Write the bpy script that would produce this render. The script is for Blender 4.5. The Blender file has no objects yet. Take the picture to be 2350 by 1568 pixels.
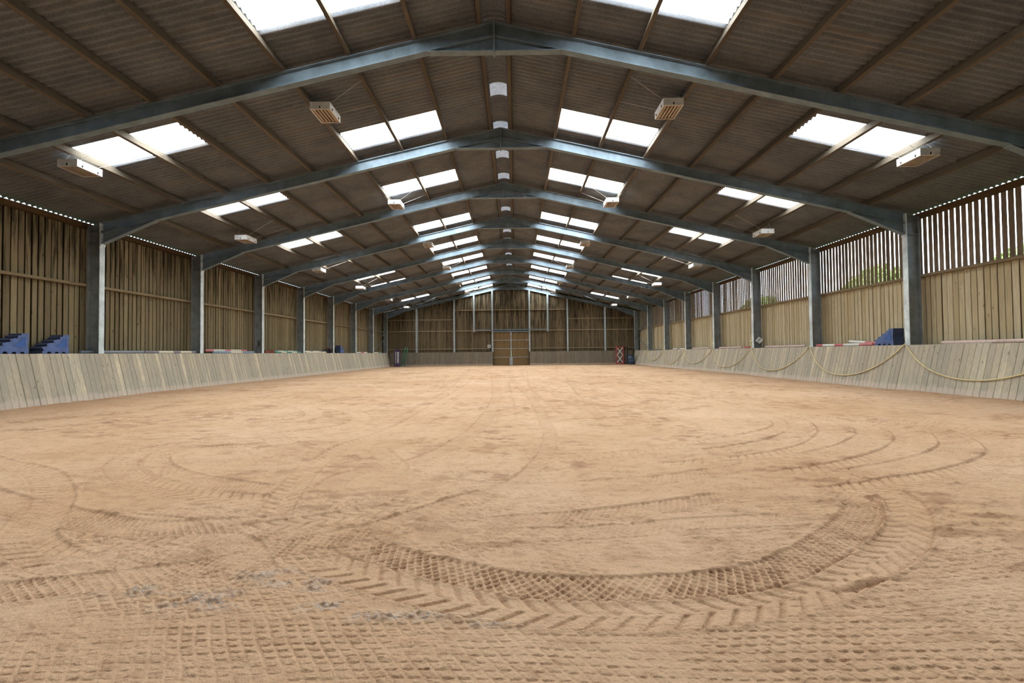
import bpy, math, random
import numpy as np
from mathutils import Vector, Matrix
random.seed(7)
SC = bpy.context.scene
COL = SC.collection
R = random.random
def U(a, b): return a + (b - a) * random.random()

# ------------------------------------------------------------------ dimensions
F0, BAY = 9.58, 4.57                       # depth of the first frame ahead, bay spacing
def fr(k): return F0 + k * BAY
YB, YE = fr(-3) - 0.25, fr(8) + 0.15       # rear and far gable planes
SL = 0.228                                 # roof slope
ZA = 7.90                                  # top of rafter at the apex
ZK = 1.31                                  # kickboard top
def ztop(x): return ZA - SL * abs(x)
def zroof(x): return ZA + 0.20 - SL * abs(x)
COS = 1 / math.sqrt(1 + SL * SL)
SIN = SL * COS

# ------------------------------------------------------------------ node helpers
class NT:
    def __init__(s, name, spec=0.3):
        s.m = bpy.data.materials.new(name); s.m.use_nodes = True
        s.t = s.m.node_tree; s.N = s.t.nodes; s.L = s.t.links
        s.b = s.N['Principled BSDF']
        s.b.inputs['Specular IOR Level'].default_value = spec
        s.tc = s.N.new('ShaderNodeTexCoord')
        s.obj = s.tc.outputs['Object']
    def set(s, sock, v):
        if isinstance(v, bpy.types.NodeSocket): s.L.new(v, sock)
        elif isinstance(v, (tuple, list)) and sock.type == 'RGBA': sock.default_value = (v[0], v[1], v[2], 1)
        else: sock.default_value = v
    def map(s, scale, loc=(0, 0, 0), vec=None):
        n = s.N.new('ShaderNodeMapping'); s.L.new(vec or s.obj, n.inputs[0])
        n.inputs['Scale'].default_value = scale; n.inputs['Location'].default_value = loc
        return n.outputs[0]
    def noise(s, scale=1, vec=None, detail=3, rough=0.55, dist=0):
        n = s.N.new('ShaderNodeTexNoise'); s.L.new(vec or s.obj, n.inputs['Vector'])
        n.inputs['Scale'].default_value = scale; n.inputs['Detail'].default_value = detail
        n.inputs['Roughness'].default_value = rough; n.inputs['Distortion'].default_value = dist
        return n.outputs['Fac']
    def vor(s, scale=1, vec=None, out='Distance'):
        n = s.N.new('ShaderNodeTexVoronoi'); s.L.new(vec or s.obj, n.inputs['Vector'])
        n.inputs['Scale'].default_value = scale
        return n.outputs[out]
    def ramp(s, fac, stops):
        n = s.N.new('ShaderNodeValToRGB'); s.L.new(fac, n.inputs[0])
        e = n.color_ramp.elements
        while len(e) < len(stops): e.new(0.5)
        for i, (p, c) in enumerate(stops):
            e[i].position = p
            if not isinstance(c, (tuple, list)): c = (c, c, c)
            e[i].color = (c[0], c[1], c[2], 1)
        return n.outputs[0]
    def mix(s, f, a, b, mode='MIX'):
        n = s.N.new('ShaderNodeMix'); n.data_type = 'RGBA'; n.blend_type = mode
        s.set(n.inputs[0], f); s.set(n.inputs[6], a); s.set(n.inputs[7], b)
        return n.outputs[2]
    def math(s, op, a, b=0.0, clamp=False):
        n = s.N.new('ShaderNodeMath'); n.operation = op; n.use_clamp = clamp
        s.set(n.inputs[0], a); s.set(n.inputs[1], b); return n.outputs[0]
    def attr(s, name):
        n = s.N.new('ShaderNodeAttribute'); n.attribute_name = name; return n
    def sep(s, vec=None):
        n = s.N.new('ShaderNodeSeparateXYZ'); s.L.new(vec or s.obj, n.inputs[0]); return n.outputs
    def bump(s, h, strength=0.5, dist=0.01):
        n = s.N.new('ShaderNodeBump'); s.L.new(h, n.inputs['Height'])
        n.inputs['Strength'].default_value = strength; n.inputs['Distance'].default_value = dist
        s.L.new(n.outputs[0], s.b.inputs['Normal'])
    def out(s, col, rough=0.7, metal=0.0):
        s.set(s.b.inputs['Base Color'], col); s.set(s.b.inputs['Roughness'], rough); s.set(s.b.inputs['Metallic'], metal)
        return s.m

def plain(name, c, rough=0.6, metal=0.0, var=0.25, scale=9, spec=0.3):
    n = NT(name, spec)
    f = n.noise(scale, detail=4)
    d = tuple(x * (1 - var) for x in c); l = tuple(min(1, x * (1 + var)) for x in c)
    return n.out(n.ramp(f, [(0.3, d), (0.7, l)]), rough, metal)

def wood(name, light, dark, stain=0.0, z0=3.4, z1=5.0, knots=1.0, axis='z', dust=None, grey=None):
    n = NT(name, 0.15)
    tone = n.attr('tone').outputs['Fac']
    sx = {'z': (26, 26, 1.6), 'y': (26, 1.2, 26)}[axis]
    off = n.N.new('ShaderNodeVectorMath'); off.operation = 'ADD'
    cmb = n.N.new('ShaderNodeCombineXYZ')
    n.set(cmb.inputs[2], n.math('MULTIPLY', tone, 37.0)); n.set(cmb.inputs[0], n.math('MULTIPLY', tone, 11.0))
    n.L.new(n.obj, off.inputs[0]); n.L.new(cmb.outputs[0], off.inputs[1]); v = off.outputs[0]
    g = n.noise(1, n.map(sx, vec=v), 4, 0.6, 0.4)
    c = n.mix(n.ramp(tone, [(0.0, 0.0), (1.0, 1.0)]), dark, light)
    c = n.mix(n.ramp(g, [(0.35, 0.42), (0.7, 0.0)]), c, tuple(x * 0.55 for x in dark))
    if grey:
        c = n.mix(n.ramp(n.noise(0.9, n.map((3, 3, 1), vec=v), 2), [(0.4, 0.0), (0.62, 0.5)]), c, grey)
    if knots:
        k = n.vor(1, n.map((5, 5, 2.3) if axis == 'z' else (5, 1.2, 5), vec=v))
        c = n.mix(n.ramp(k, [(0.05, 0.85 * knots), (0.14, 0.0)]), c, tuple(x * 0.28 for x in dark))
    if stain:
        z = n.sep()[2]
        t = n.math('MULTIPLY', n.math('SUBTRACT', z, z0 - 0.9), 1 / (z1 - z0 + 0.9), True)
        s = n.noise(1, n.map((7, 7, 0.55)), 5, 0.65)
        s = n.math('ADD', s, n.math('MULTIPLY', t, 0.20))
        c = n.mix(n.ramp(s, [(0.60, 0.0), (0.74, stain)]), c, tuple(x * 0.16 for x in dark))
    if dust:
        z = n.sep()[2]
        t = n.math('ADD', n.math('MULTIPLY', z, 3.6), n.math('MULTIPLY', n.noise(7), -0.9))
        c = n.mix(n.ramp(t, [(0.0, 0.65), (0.32, 0.0)]), c, dust)
    n.bump(g, 0.25, 0.01)
    return n.out(c, 0.85)

M = {}
M['wall_left'] = wood('boards_left', (0.30, 0.243, 0.137), (0.185, 0.145, 0.08), 0.85, 3.6, 5.2)
M['wall_right'] = wood('boards_right', (0.62, 0.54, 0.36), (0.47, 0.38, 0.22), 0.25, 4.6, 5.4, 0.7)
M['wall_slat'] = wood('slats_upper', (0.25, 0.185, 0.12), (0.15, 0.11, 0.07), 0.3, 3.3, 5.2, 0.6)
M['wall_far'] = wood('boards_far', (0.215, 0.162, 0.09), (0.115, 0.085, 0.05), 0.9, 1.2, 8.0)
M['backing'] = wood('boards_behind', (0.06, 0.038, 0.018), (0.03, 0.018, 0.009), 0.5, 2, 5)
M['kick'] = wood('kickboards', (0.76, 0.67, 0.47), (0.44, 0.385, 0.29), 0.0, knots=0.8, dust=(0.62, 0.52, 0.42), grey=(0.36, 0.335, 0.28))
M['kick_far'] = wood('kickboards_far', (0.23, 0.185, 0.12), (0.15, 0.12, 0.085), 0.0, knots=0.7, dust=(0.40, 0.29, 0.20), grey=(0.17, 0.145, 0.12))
M['purlin'] = wood('purlin_timber', (0.175, 0.145, 0.105), (0.085, 0.068, 0.05), 0.0, knots=0.8, axis='y')
M['rail'] = wood('rail_timber', (0.36, 0.28, 0.17), (0.24, 0.18, 0.105), 0.0, knots=0.7, axis='y')
M['eave'] = wood('eave_timber', (0.12, 0.075, 0.035), (0.07, 0.042, 0.02), 0.0, knots=0.6, axis='y')
def steel(name, c, rough=0.42, metal=0.55):
    n = NT(name, 0.4)
    a = n.noise(3.0, detail=6, rough=0.65); b = n.noise(22, detail=3); v = n.noise(1, n.map((1.2, 1.2, 0.35)), 5, 0.6)
    col = n.mix(n.ramp(a, [(0.35, 0.0), (0.7, 1.0)]), tuple(x * 0.72 for x in c), tuple(min(1, x * 1.22) for x in c))
    col = n.mix(n.ramp(v, [(0.55, 0.0), (0.75, 0.45)]), col, tuple(x * 0.5 for x in c))
    n.bump(b, 0.08, 0.005)
    return n.out(col, n.math('ADD', n.math('MULTIPLY', a, 0.3), rough - 0.15), metal)
M['steel'] = steel('galvanised_rafter', (0.18, 0.235, 0.275), 0.66, 0.1)
M['column'] = steel('galvanised_column', (0.66, 0.75, 0.76), 0.55, 0.1)  # inner flanges and end plates, painted lighter as the lit faces
M['web'] = steel('galvanised_shaded', (0.22, 0.24, 0.245), 0.6, 0.15)  # same column steel, shade painted into webs and outer flanges as darker colour
M['post'] = steel('gable_post_steel', (0.36, 0.41, 0.42), 0.5, 0.4)
M['bolt'] = steel('bolt_steel', (0.55, 0.56, 0.56), 0.4, 0.6)

n = NT('roof_sheet', 0.15)
a = n.noise(1.3, detail=6, rough=0.65); b = n.noise(38, detail=3); lap = n.noise(1, n.map((0.35, 7, 0.35)), 3)
c = n.mix(n.ramp(a, [(0.3, 0.0), (0.7, 1.0)]), (0.125, 0.139, 0.155), (0.222, 0.236, 0.255))
c = n.mix(n.ramp(b, [(0.42, 0.35), (0.62, 0.0)]), c, (0.07, 0.063, 0.058))
c = n.mix(n.ramp(lap, [(0.5, 0.0), (0.7, 0.35)]), c, (0.23, 0.195, 0.145))
n.bump(b, 0.2, 0.004)
M['roof'] = n.out(c, 0.9)

n = NT('skylight_sheet', 0.2)
sp = n.vor(7, n.map((1, 1, 1))); g = n.noise(2.0, detail=5)
dirt = n.math('MAXIMUM', n.ramp(sp, [(0.03, 0.5), (0.07, 0.0)]), 0.0)
em = n.mix(dirt, (1.0, 1.0, 1.0), (0.25, 0.26, 0.25))
em = n.mix(n.ramp(g, [(0.4, 0.25), (0.6, 0.0)]), em, (0.75, 0.82, 0.86))
n.set(n.b.inputs['Emission Color'], n.mix(1.0, em, (0.89, 0.955, 1.0), 'MULTIPLY'))
n.b.inputs['Emission Strength'].default_value = 11.0
M['skylight'] = n.out((0.8, 0.8, 0.8), 0.5)
n = NT('ridge_light', 0.2)
n.set(n.b.inputs['Emission Color'], n.ramp(n.noise(9, detail=4), [(0.35, (0.30, 0.36, 0.44)), (0.65, (0.55, 0.63, 0.72))]))
n.b.inputs['Emission Strength'].default_value = 0.38
M['ridge_light'] = n.out((0.28, 0.28, 0.28), 0.5)

n = NT('arena_sand', 0.1)
at = n.attr('damp_shade').outputs['Fac']
f1 = n.noise(0.35, detail=5, rough=0.6); f2 = n.noise(60, detail=4, rough=0.7); f3 = n.noise(7, n.map((1, 1.6, 1)), 6, 0.7); f4 = n.noise(240, detail=2)
c = n.mix(n.ramp(f1, [(0.35, 0.0), (0.68, 1.0)]), (0.62, 0.383, 0.216), (0.74, 0.50, 0.318))
c = n.mix(n.ramp(f3, [(0.50, 0.0), (0.66, 0.45)]), c, (0.40, 0.215, 0.115))
c = n.mix(n.ramp(f2, [(0.5, 0.0), (0.75, 0.30)]), c, (0.30, 0.17, 0.10))
c = n.mix(n.ramp(f4, [(0.55, 0.0), (0.75, 0.20)]), c, (0.80, 0.58, 0.40))
c = n.mix(at, c, (0.27, 0.125, 0.060))  # damp sand tone and painted shade of the prints share this colour
gr = n.attr('grit').outputs['Fac']
c = n.mix(n.math('MULTIPLY', gr, n.ramp(f2, [(0.45, 0.0), (0.55, 1.0)])), c, (0.56, 0.46, 0.38))
h = n.math('ADD', n.math('MULTIPLY', f2, 0.9), n.math('MULTIPLY', f3, 1.0))
n.bump(h, 0.85, 0.014)
M['sand'] = n.out(c, 0.95)
M['grass'] = plain('outside_grass', (0.10, 0.17, 0.04), 0.9)

# ------------------------------------------------------------------ mesh builder
class MB:
    def __init__(s): s.v = []; s.f = []; s.t = []; s.mi = []; s.sm = []
    def add(s, vs, fs, tone=0.5, mi=0, smooth=False):
        o = len(s.v); s.v += [tuple(p) for p in vs]; s.t += [tone] * len(vs)
        for f in fs: s.f.append(tuple(i + o for i in f)); s.mi.append(mi); s.sm.append(smooth)
    def hexa(s, p, tone=0.5, mi=0):
        s.add(p, [(0, 3, 2, 1), (4, 5, 6, 7), (0, 1, 5, 4), (1, 2, 6, 5), (2, 3, 7, 6), (3, 0, 4, 7)], tone, mi)
    def box(s, x0, x1, y0, y1, z0, z1, tone=0.5, mi=0):
        s.hexa([(x0, y0, z0), (x1, y0, z0), (x1, y1, z0), (x0, y1, z0), (x0, y0, z1), (x1, y0, z1), (x1, y1, z1), (x0, y1, z1)], tone, mi)
    def beam(s, p0, p1, w, h, up=(0, 0, 1), tone=0.5, mi=0):
        p0, p1 = Vector(p0), Vector(p1); d = (p1 - p0).normalized()
        sd = d.cross(Vector(up)).normalized(); u = sd.cross(d).normalized()
        a, b = sd * w / 2, u * h / 2
        s.hexa([p0 - a - b, p0 + a - b, p1 + a - b, p1 - a - b, p0 - a + b, p0 + a + b, p1 + a + b, p1 - a + b], tone, mi)
    def prism(s, pts, ax, a0, a1, tone=0.5, mi=0):
        """extrude a 2D polygon along axis ax ('x': pts are (y,z), 'y': pts are (x,z), 'z': (x,y))"""
        def P(q, a):
            return {'x': (a, q[0], q[1]), 'y': (q[0], a, q[1]), 'z': (q[0], q[1], a)}[ax]
        n = len(pts); vs = [P(q, a0) for q in pts] + [P(q, a1) for q in pts]
        fs = [tuple(range(n - 1, -1, -1)), tuple(range(n, 2 * n))] + [(i, (i + 1) % n, n + (i + 1) % n, n + i) for i in range(n)]
        s.add(vs, fs, tone, mi)
    def tube(s, pts, r, seg=10, tone=0.5, mi=0, caps=True, smooth=True, mis=None):
        pts = [Vector(p) for p in pts]; rr = r if isinstance(r, (list, tuple)) else [r] * len(pts)
        vs = []; ref = None
        for i, p in enumerate(pts):
            d = (pts[min(i + 1, len(pts) - 1)] - pts[max(i - 1, 0)]).normalized()
            if ref is None: ref = Vector((0, 0, 1)) if abs(d.z) < 0.9 else Vector((1, 0, 0))
            a = d.cross(ref).normalized(); b = a.cross(d).normalized(); ref = b
            for k in range(seg):
                t = 2 * math.pi * k / seg; vs.append(p + (a * math.cos(t) + b * math.sin(t)) * rr[i])
        for i in range(len(pts) - 1):
            m = mis[i] if mis else mi
            o = len(s.v)
            if i == 0: base = len(s.v); s.v += [tuple(q) for q in vs]; s.t += [tone] * len(vs)
            for k in range(seg):
                s.f.append((base + i * seg + k, base + i * seg + (k + 1) % seg, base + (i + 1) * seg + (k + 1) % seg, base + (i + 1) * seg + k))
                s.mi.append(m); s.sm.append(smooth)
        if caps:
            s.f.append(tuple(base + k for k in range(seg - 1, -1, -1))); s.mi.append(mis[0] if mis else mi); s.sm.append(False)
            e = base + (len(pts) - 1) * seg
            s.f.append(tuple(e + k for k in range(seg))); s.mi.append(mis[-1] if mis else mi); s.sm.append(False)
    def build(s, name, mats, parent=None, origin=None, bevel=0):
        me = bpy.data.meshes.new(name)
        o = Vector(origin) if origin else Vector((0, 0, 0))
        me.from_pydata([tuple(Vector(p) - o) for p in s.v], [], s.f)
        if not isinstance(mats, (list, tuple)): mats = [mats]
        for m in mats: me.materials.append(m)
        me.polygons.foreach_set('material_index', s.mi); me.polygons.foreach_set('use_smooth', s.sm)
        a = me.attributes.new('tone', 'FLOAT', 'POINT'); a.data.foreach_set('value', s.t)
        me.update()
        ob = bpy.data.objects.new(name, me); COL.objects.link(ob)
        ob.location = o
        if parent is not None:
            ob.parent = parent; wl_ = Vector((0, 0, 0)); q = parent
            while q is not None: wl_ += Vector(q.location); q = q.parent
            ob.location = o - wl_
        if bevel:
            b = ob.modifiers.new('bevel', 'BEVEL'); b.width = bevel; b.segments = 2; b.limit_method = 'ANGLE'
        return ob

def tag(o, label=None, cat=None, group=None, kind=None):
    if label: o['label'] = label
    if cat: o['category'] = cat
    if group: o['group'] = group
    if kind: o['kind'] = kind
    return o
def thing(name, loc, label, cat, group=None, kind=None):
    o = bpy.data.objects.new(name, None); COL.objects.link(o); o.location = loc
    o.empty_display_size = 0.1
    return tag(o, label, cat, group, kind)
ORD = ['first', 'second', 'third', 'fourth', 'fifth', 'sixth', 'seventh', 'eighth', 'ninth', 'tenth', 'eleventh', 'twelfth', 'thirteenth']

# ------------------------------------------------------------------ camera
f_, yaw, pit, rol, CX, CH = 1100, -.0051, .0236, -.0107, .348, 1.2
def ray(u, v):
    u -= 1175; v -= 784
    c, s = math.cos(rol), math.sin(rol); u, v = u * c + v * s, -u * s + v * c
    x, y, z = u / f_, 1, -v / f_
    c, s = math.cos(pit), math.sin(pit); y, z = y * c - z * s, y * s + z * c
    c, s = math.cos(yaw), math.sin(yaw); x, y = x * c + y * s, -x * s + y * c
    return Vector((x, y, z))
cam = bpy.data.cameras.new('camera'); cam.sensor_width = 36; cam.lens = f_ / 2350 * 36; cam.clip_start = 0.05; cam.clip_end = 300
co = bpy.data.objects.new('camera', cam); COL.objects.link(co)
fw = ray(1175, 784).normalized(); rt = (ray(1176, 784) - ray(1175, 784)).normalized(); up = rt.cross(fw).normalized()
m = Matrix((rt, up, -fw)).transposed().to_4x4(); m.translation = (CX, 0, CH); co.matrix_world = m
SC.camera = co

# ------------------------------------------------------------------ world and sun
w = bpy.data.worlds.new('sky'); SC.world = w; w.use_nodes = True
bg = w.node_tree.nodes['Background']; bg.inputs[0].default_value = (0.70, 0.84, 1.0, 1); bg.inputs[1].default_value = 3.6
SC.view_settings.view_transform = 'Standard'; SC.view_settings.look = 'None'; SC.view_settings.exposure = 0.66
SC.cycles.use_adaptive_sampling = True; SC.cycles.adaptive_threshold = 0.1; SC.cycles.adaptive_min_samples = 12
SC.cycles.max_bounces = 4; SC.cycles.diffuse_bounces = 3; SC.cycles.glossy_bounces = 2; SC.cycles.transmission_bounces = 2
SC.cycles.use_light_tree = False; SC.cycles.use_denoising = True; SC.cycles.caustics_reflective = False; SC.cycles.caustics_refractive = False
SC.cycles.sample_clamp_indirect = 6.0

# ------------------------------------------------------------------ floor
def make_floor():
    rng = np.random.RandomState(3); T = rng.rand(256, 256)
    def vn(x, y):
        xi = np.floor(x).astype(int); yi = np.floor(y).astype(int); fx = x - xi; fy = y - yi
        fx = fx * fx * (3 - 2 * fx); fy = fy * fy * (3 - 2 * fy)
        a = T[xi & 255, yi & 255]; b = T[(xi + 1) & 255, yi & 255]; c = T[xi & 255, (yi + 1) & 255]; d = T[(xi + 1) & 255, (yi + 1) & 255]
        return (a * (1 - fx) + b * fx) * (1 - fy) + (c * (1 - fx) + d * fx) * fy
    def fbm(x, y, o=4, g=0.5):
        r = 0; a = 1; t = 0
        for i in range(o): r = r + a * vn(x * 2 ** i + 17.3 * i, y * 2 ** i + 5.1 * i); t += a; a *= g
        return r / t
    def ss(a, b, x):
        t = np.clip((x - a) / (b - a), 0, 1); return t * t * (3 - 2 * t)
    rows = [YB]
    while rows[-1] < 1.3: rows.append(rows[-1] + 0.22)
    y = rows[-1]
    while y < YE:
        k = 1.0 if y < 6 else (0.75 if y < 14 else 1.0)
        y += min(0.45, max(0.0028, y * y / 1320 * k)); rows.append(y)
    rows[-1] = YE
    rows = np.array(rows); NC = 1000
    u = np.linspace(-1, 1, NC)
    wdt = np.clip(1.16 * rows + 0.7, 2.0, 12.15)
    X = np.concatenate([np.full((len(rows), 1), -12.2), u[None, :] * wdt[:, None], np.full((len(rows), 1), 12.2)], 1)
    Y = np.repeat(rows[:, None], NC + 2, 1)
    nr, nc = X.shape; X = X.ravel(); Y = Y.ravel()
    cell = np.maximum(Y * Y / 1320, 0.003)
    Z = 0.05 * (fbm(X * 0.22 + 3, Y * 0.22, 3) - 0.5) + 0.030 * (fbm(X * 0.9, Y * 0.9 + 9, 3) - 0.5)
    # sand gathered against the boards
    Z += 0.05 * np.exp(-np.clip(11.75 - np.abs(X), 0, 9) / 0.25) * fbm(X * 0.5 + 40, Y * 0.8, 3)
    # lengthwise harrow lines further up the arena
    far = ss(7, 14, Y)
    Z += far * 0.016 * (vn(X * 3.2 + 0.4 * fbm(X * .1, Y * .1, 2), Y * 0.06) - 0.5) + far * 0.03 * (fbm(X * 0.7, Y * 0.25 + 70, 3) - 0.5)
    rough = ss(0.42, 0.66, fbm(X * 1.1 + 31, Y * 1.5 + 8, 4)) * (0.25 + 0.75 * ss(2.3, 3.2, Y))
    Z += (0.0035 + 0.011 * rough) * (fbm(X * 9, Y * 16, 4, 0.62) - 0.5) * 2
    mid = ss(0.5, 0.72, fbm(X * 4 + 3, Y * 7 + 61, 3)); mid = mid * (0.3 + 0.7 * ss(2.3, 3.2, Y)); Z += 0.010 * mid * (fbm(X * 22, Y * 34, 2) - 0.5) * 2
    clod = np.clip(fbm(X * 26 + 7, Y * 26, 3, 0.6) - 0.55, 0, 1) * 4
    Z += 0.009 * clod * (0.25 + rough)
    damp_shade = 0.16 * mid + 0.44 * rough * ss(0.45, 0.7, fbm(X * 5 + 9, Y * 9, 3)) ; grit = np.zeros_like(Z)  # turned-up damp sand, later also shade painted into prints and treads
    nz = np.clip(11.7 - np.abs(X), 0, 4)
    damp_shade = np.maximum(damp_shade, 0.42 * np.exp(-nz / 1.3)) ; damp_shade = np.maximum(damp_shade, 0.55 * np.exp(-np.clip(YE - 1.2 - Y, 0, 12) / 1.4))
    for x0, sl in ((-7.2, .03), (-5.6, -.02), (-4.1, .035), (-2.7, .01), (-1.9, -.03), (0.1, .02), (1.3, -.02), (2.2, .03), (3.6, -.01), (4.9, .02), (6.4, -.025), (8.1, .015), (-9.0, .01), (9.6, -.01)):
        ln = np.exp(-((X - x0 - sl * (Y - 8) - .25 * np.sin(Y * .21 + x0)) / np.maximum(.045, .0016 * Y)) ** 2) * ss(7, 11, Y) * ss(44, 40, Y)
        damp_shade = np.maximum(damp_shade, 0.34 * ln * (0.4 + 0.6 * vn(Y * .8 + x0, X * 0 + 3.3)))
    damp_shade = damp_shade + ss(5, 10, Y) * ss(24, 12, Y) * 0.16 * ss(0.55, 0.75, vn(X * 7 + 3, Y * 4)) * ss(0.3, 0.7, vn(X * 0.8, Y * 0.5 + 20))
    patch = fbm(X * 1.7 + 5, Y * 2.1 + 50, 3)
    tracks = [
('ag',.125,1.0,[(-0.92,2.89),(-0.49,2.61),(-0.15,2.43),(0.17,2.3),(0.57,2.21),(0.98,2.20),(1.41,2.27),(1.8,2.4),(2.24,2.66),(2.71,2.98),(3.09,3.39),(3.38,3.82),(3.48,4.26),(3.4,4.72),(3.2,5.1)]),
('turf',.125,1.25,[(-0.7,3.02),(-0.44,2.87),(-0.21,2.74),(0.1,2.6),(0.38,2.49),(0.71,2.45),(1.04,2.46),(1.39,2.51),(1.75,2.63),(2.1,2.85),(2.49,3.16),(2.82,3.48),(3.03,3.78),(3.0,4.1)]),
('ag',.12,.7,[(-3.6,2.75),(-3.0,2.87),(-2.45,2.99),(-2.06,3.19),(-1.41,3.33),(-0.75,3.63),(-.2,4.0)]),
('turf',.13,.8,[(-2.7,2.33),(-1.93,2.56),(-1.45,2.7),(-0.85,3.13),(-0.49,3.37)]),
('turf',.12,.7,[(-3.2,3.5),(-2.4,3.55),(-1.5,3.1),(-1.08,2.62),(-0.86,2.5)]),
('turf',.16,.9,[(3.37,11.21),(4.42,9.83),(4.84,8.61),(4.59,7.61),(3.76,6.78),(2.68,6.2)]),
('ag',.17,.9,[(5.1,10.16),(5.51,8.56),(5.09,7.28),(4.49,6.41),(3.79,5.73),(2.77,5.21),(1.75,4.9)]),
('turf',.16,.9,[(4.75,9.9),(5.15,8.56),(4.72,7.4),(4.2,6.7),(3.5,6.1),(2.5,5.6)]),
('ag',.17,.9,[(5.98,9.34),(6.12,7.65),(5.65,6.5),(4.74,5.57),(3.78,4.97),(2.88,4.57)]),
('turf',.16,.9,[(5.6,9.2),(5.75,7.75),(5.3,6.75),(4.5,5.95),(3.6,5.35)]),
('ag',.17,1.,[(7.09,8.62),(6.86,6.97),(6.15,5.75),(5.38,5.06),(4.54,4.59),(3.69,4.29),(2.93,4.01)]),
('turf',.16,1.,[(6.7,8.5),(6.45,7.05),(5.85,6.05),(5.1,5.4),(4.3,4.95),(3.5,4.65)]),
('ag',.17,1.,[(-2.94,6.81),(-3.92,6.69),(-4.39,6.26),(-4.14,5.5),(-3.52,4.85),(-2.75,4.36),(-1.9,3.98),(-1.34,3.85)]),
('turf',.15,1.,[(-3.0,6.4),(-3.7,6.25),(-4.0,5.9),(-3.75,5.45),(-3.2,4.95),(-2.5,4.55),(-1.8,4.25)]),
('ag',.18,1.,[(-7.48,12.26),(-5.45,11.76),(-3.49,10.51),(-2.65,9.36),(-2.5,8.22),(-2.96,7.56),(-3.46,7.19)]),
('ag',.18,1.,[(-9.36,13.63),(-6.51,12.96),(-4.91,11.51),(-3.82,9.93),(-3.68,9.0),(-4.37,8.34)]),
('turf',.16,1.,[(-5.4,5.0),(-4.52,4.31),(-3.59,3.86),(-2.81,3.54),(-2.26,3.38),(-1.46,3.42)]),
('turf',.16,.8,[(-3.6,7.6),(-3.1,6.9),(-2.6,6.3),(-2.0,5.7),(-1.5,5.2)]),
('ag',.13,.9,[(-1.98,33.64),(-1.42,19.16),(-1.5,11.2),(-1.62,7.69),(-1.88,6.43),(-1.83,5.19),(-1.71,4.5),(-1.55,3.85),(-1.42,3.46)]),
('rut',.10,1.,[(-0.29,33.15),(0.41,18.86),(0.81,11.98),(0.87,7.99),(0.82,6.6),(0.62,5.3),(0.33,4.43),(-0.13,3.93),(-0.46,3.52),(-0.71,3.2)]),
('rut',.14,.8,[(-1.04,29.67),(-0.21,14.76),(-0.19,9.5),(-0.39,6.67),(-0.78,5.36),(-1.32,4.81),(-1.34,4.21)]),
('rut',.09,.8,[(1.79,32.55),(2.53,16.21),(2.96,10.78),(3.14,8.62),(3.4,7.38)]),
('rut',.09,.8,[(0.93,34.52),(0.81,21.92),(1.81,10.89),(1.91,8.71)]),
('turf',.12,.9,[(0.0,3.36),(0.55,3.45),(1.11,3.58),(1.62,3.76),(2.19,3.97)]),
('turf',.10,.8,[(0.33,3.16),(0.98,3.2),(1.61,3.33),(2.41,3.42)]),
('turf',.12,.7,[(-0.5,4.6),(0.2,4.3),(1.0,4.35),(2.0,4.6),(3.0,5.1)]),
('ag',.12,.7,[(0.2,5.3),(1.0,5.4),(2.0,5.9),(3.0,6.6),(3.6,7.5)]),
('turf',.13,.8,[(3.5,2.9),(4.2,3.3),(5.0,3.6),(6.2,3.8)]),
('turf',.13,.8,[(2.9,2.45),(3.6,2.7),(4.4,2.8)]),
('turf',.13,.8,[(-1.5,6.3),(-1.1,5.5),(-.9,5.0),(-1.0,4.4)]),
('ag',.14,.8,[(-6.8,6.2),(-5.6,5.5),(-4.6,5.0),(-3.6,4.1),(-2.9,3.2),(-2.2,2.75)]),
    ]
    # older prints over the whole near ground: short lipped dashes in rows, patchy, in several headings
    def prints(cx_, th, pa, pb, mask, A, seed):
        c_, s_ = math.cos(th), math.sin(th)
        u_ = X * c_ + Y * s_; v_ = -X * s_ + Y * c_ + cx_ * X * X + 0.014 * vn(X * 5 + seed, Y * 5) + 0.10 * vn(X * 0.9 + seed, Y * 1.4)
        row = np.floor(v_ / pb); fb = np.mod(v_ / pb, 1)
        fa = np.mod(u_ / pa + 0.5 * np.mod(row, 2) + 0.25 * vn(row * 0.71, u_ * 3), 1)
        on = (0.3 + 0.7 * vn(u_ / pa * 0.9 + seed, row * 1.37)) * (0.5 + 0.5 * ss(0.2, 0.55, vn(X * 2.2 + seed, Y * 5)))
        d = ss(0.05, 0.2, fa) * ss(0.95, 0.7, fa) * fb ** 4 * ss(1.0, 0.94, fb) * on
        dg = np.exp(-((fa - 0.08 - 0.5 * (1 - fb)) / 0.075) ** 2) * 0.55 * on
        d = np.maximum(d, dg)
        r_ = ss(0.05, 0.022, cell) * mask
        return -A * d * r_, d * r_
    near = ss(2.34, 2.18, Y + 0.03 * (X - .6) ** 2)
    m1 = near * (0.75 + 0.25 * ss(0.3, 0.6, vn(X * 1.3 + 4, Y * 2.6)))
    left = ss(-0.3, -1.0, X) * ss(3.6, 3.0, Y) * ss(0.35, 0.55, vn(X * 1.9 + 14, Y * 2.4 + 3)) * (1 - near)
    m3 = ss(0.50, 0.62, vn(X * 1.5 + 44, Y * 2.2 + 13)) * (1 - near) * ss(9, 7, Y)
    m4 = ss(0.52, 0.64, vn(X * 1.7 + 84, Y * 2.0 + 33)) * (1 - near) * ss(9, 7, Y)
    for args in ((0.012, 0.0, 0.062, 0.047, m1, 0.015, 3.), (0.0, 0.30, 0.066, 0.055, left, 0.012, 9.), (0.0, 0.12, 0.07, 0.06, m3, 0.013, 5.), (0.0, -0.35, 0.07, 0.06, m4, 0.012, 7.)):
        h_, d_ = prints(*args); Z += h_; damp_shade = np.maximum(damp_shade, 0.60 * d_)  # dashes get their lip shade painted in besides the relief
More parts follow.
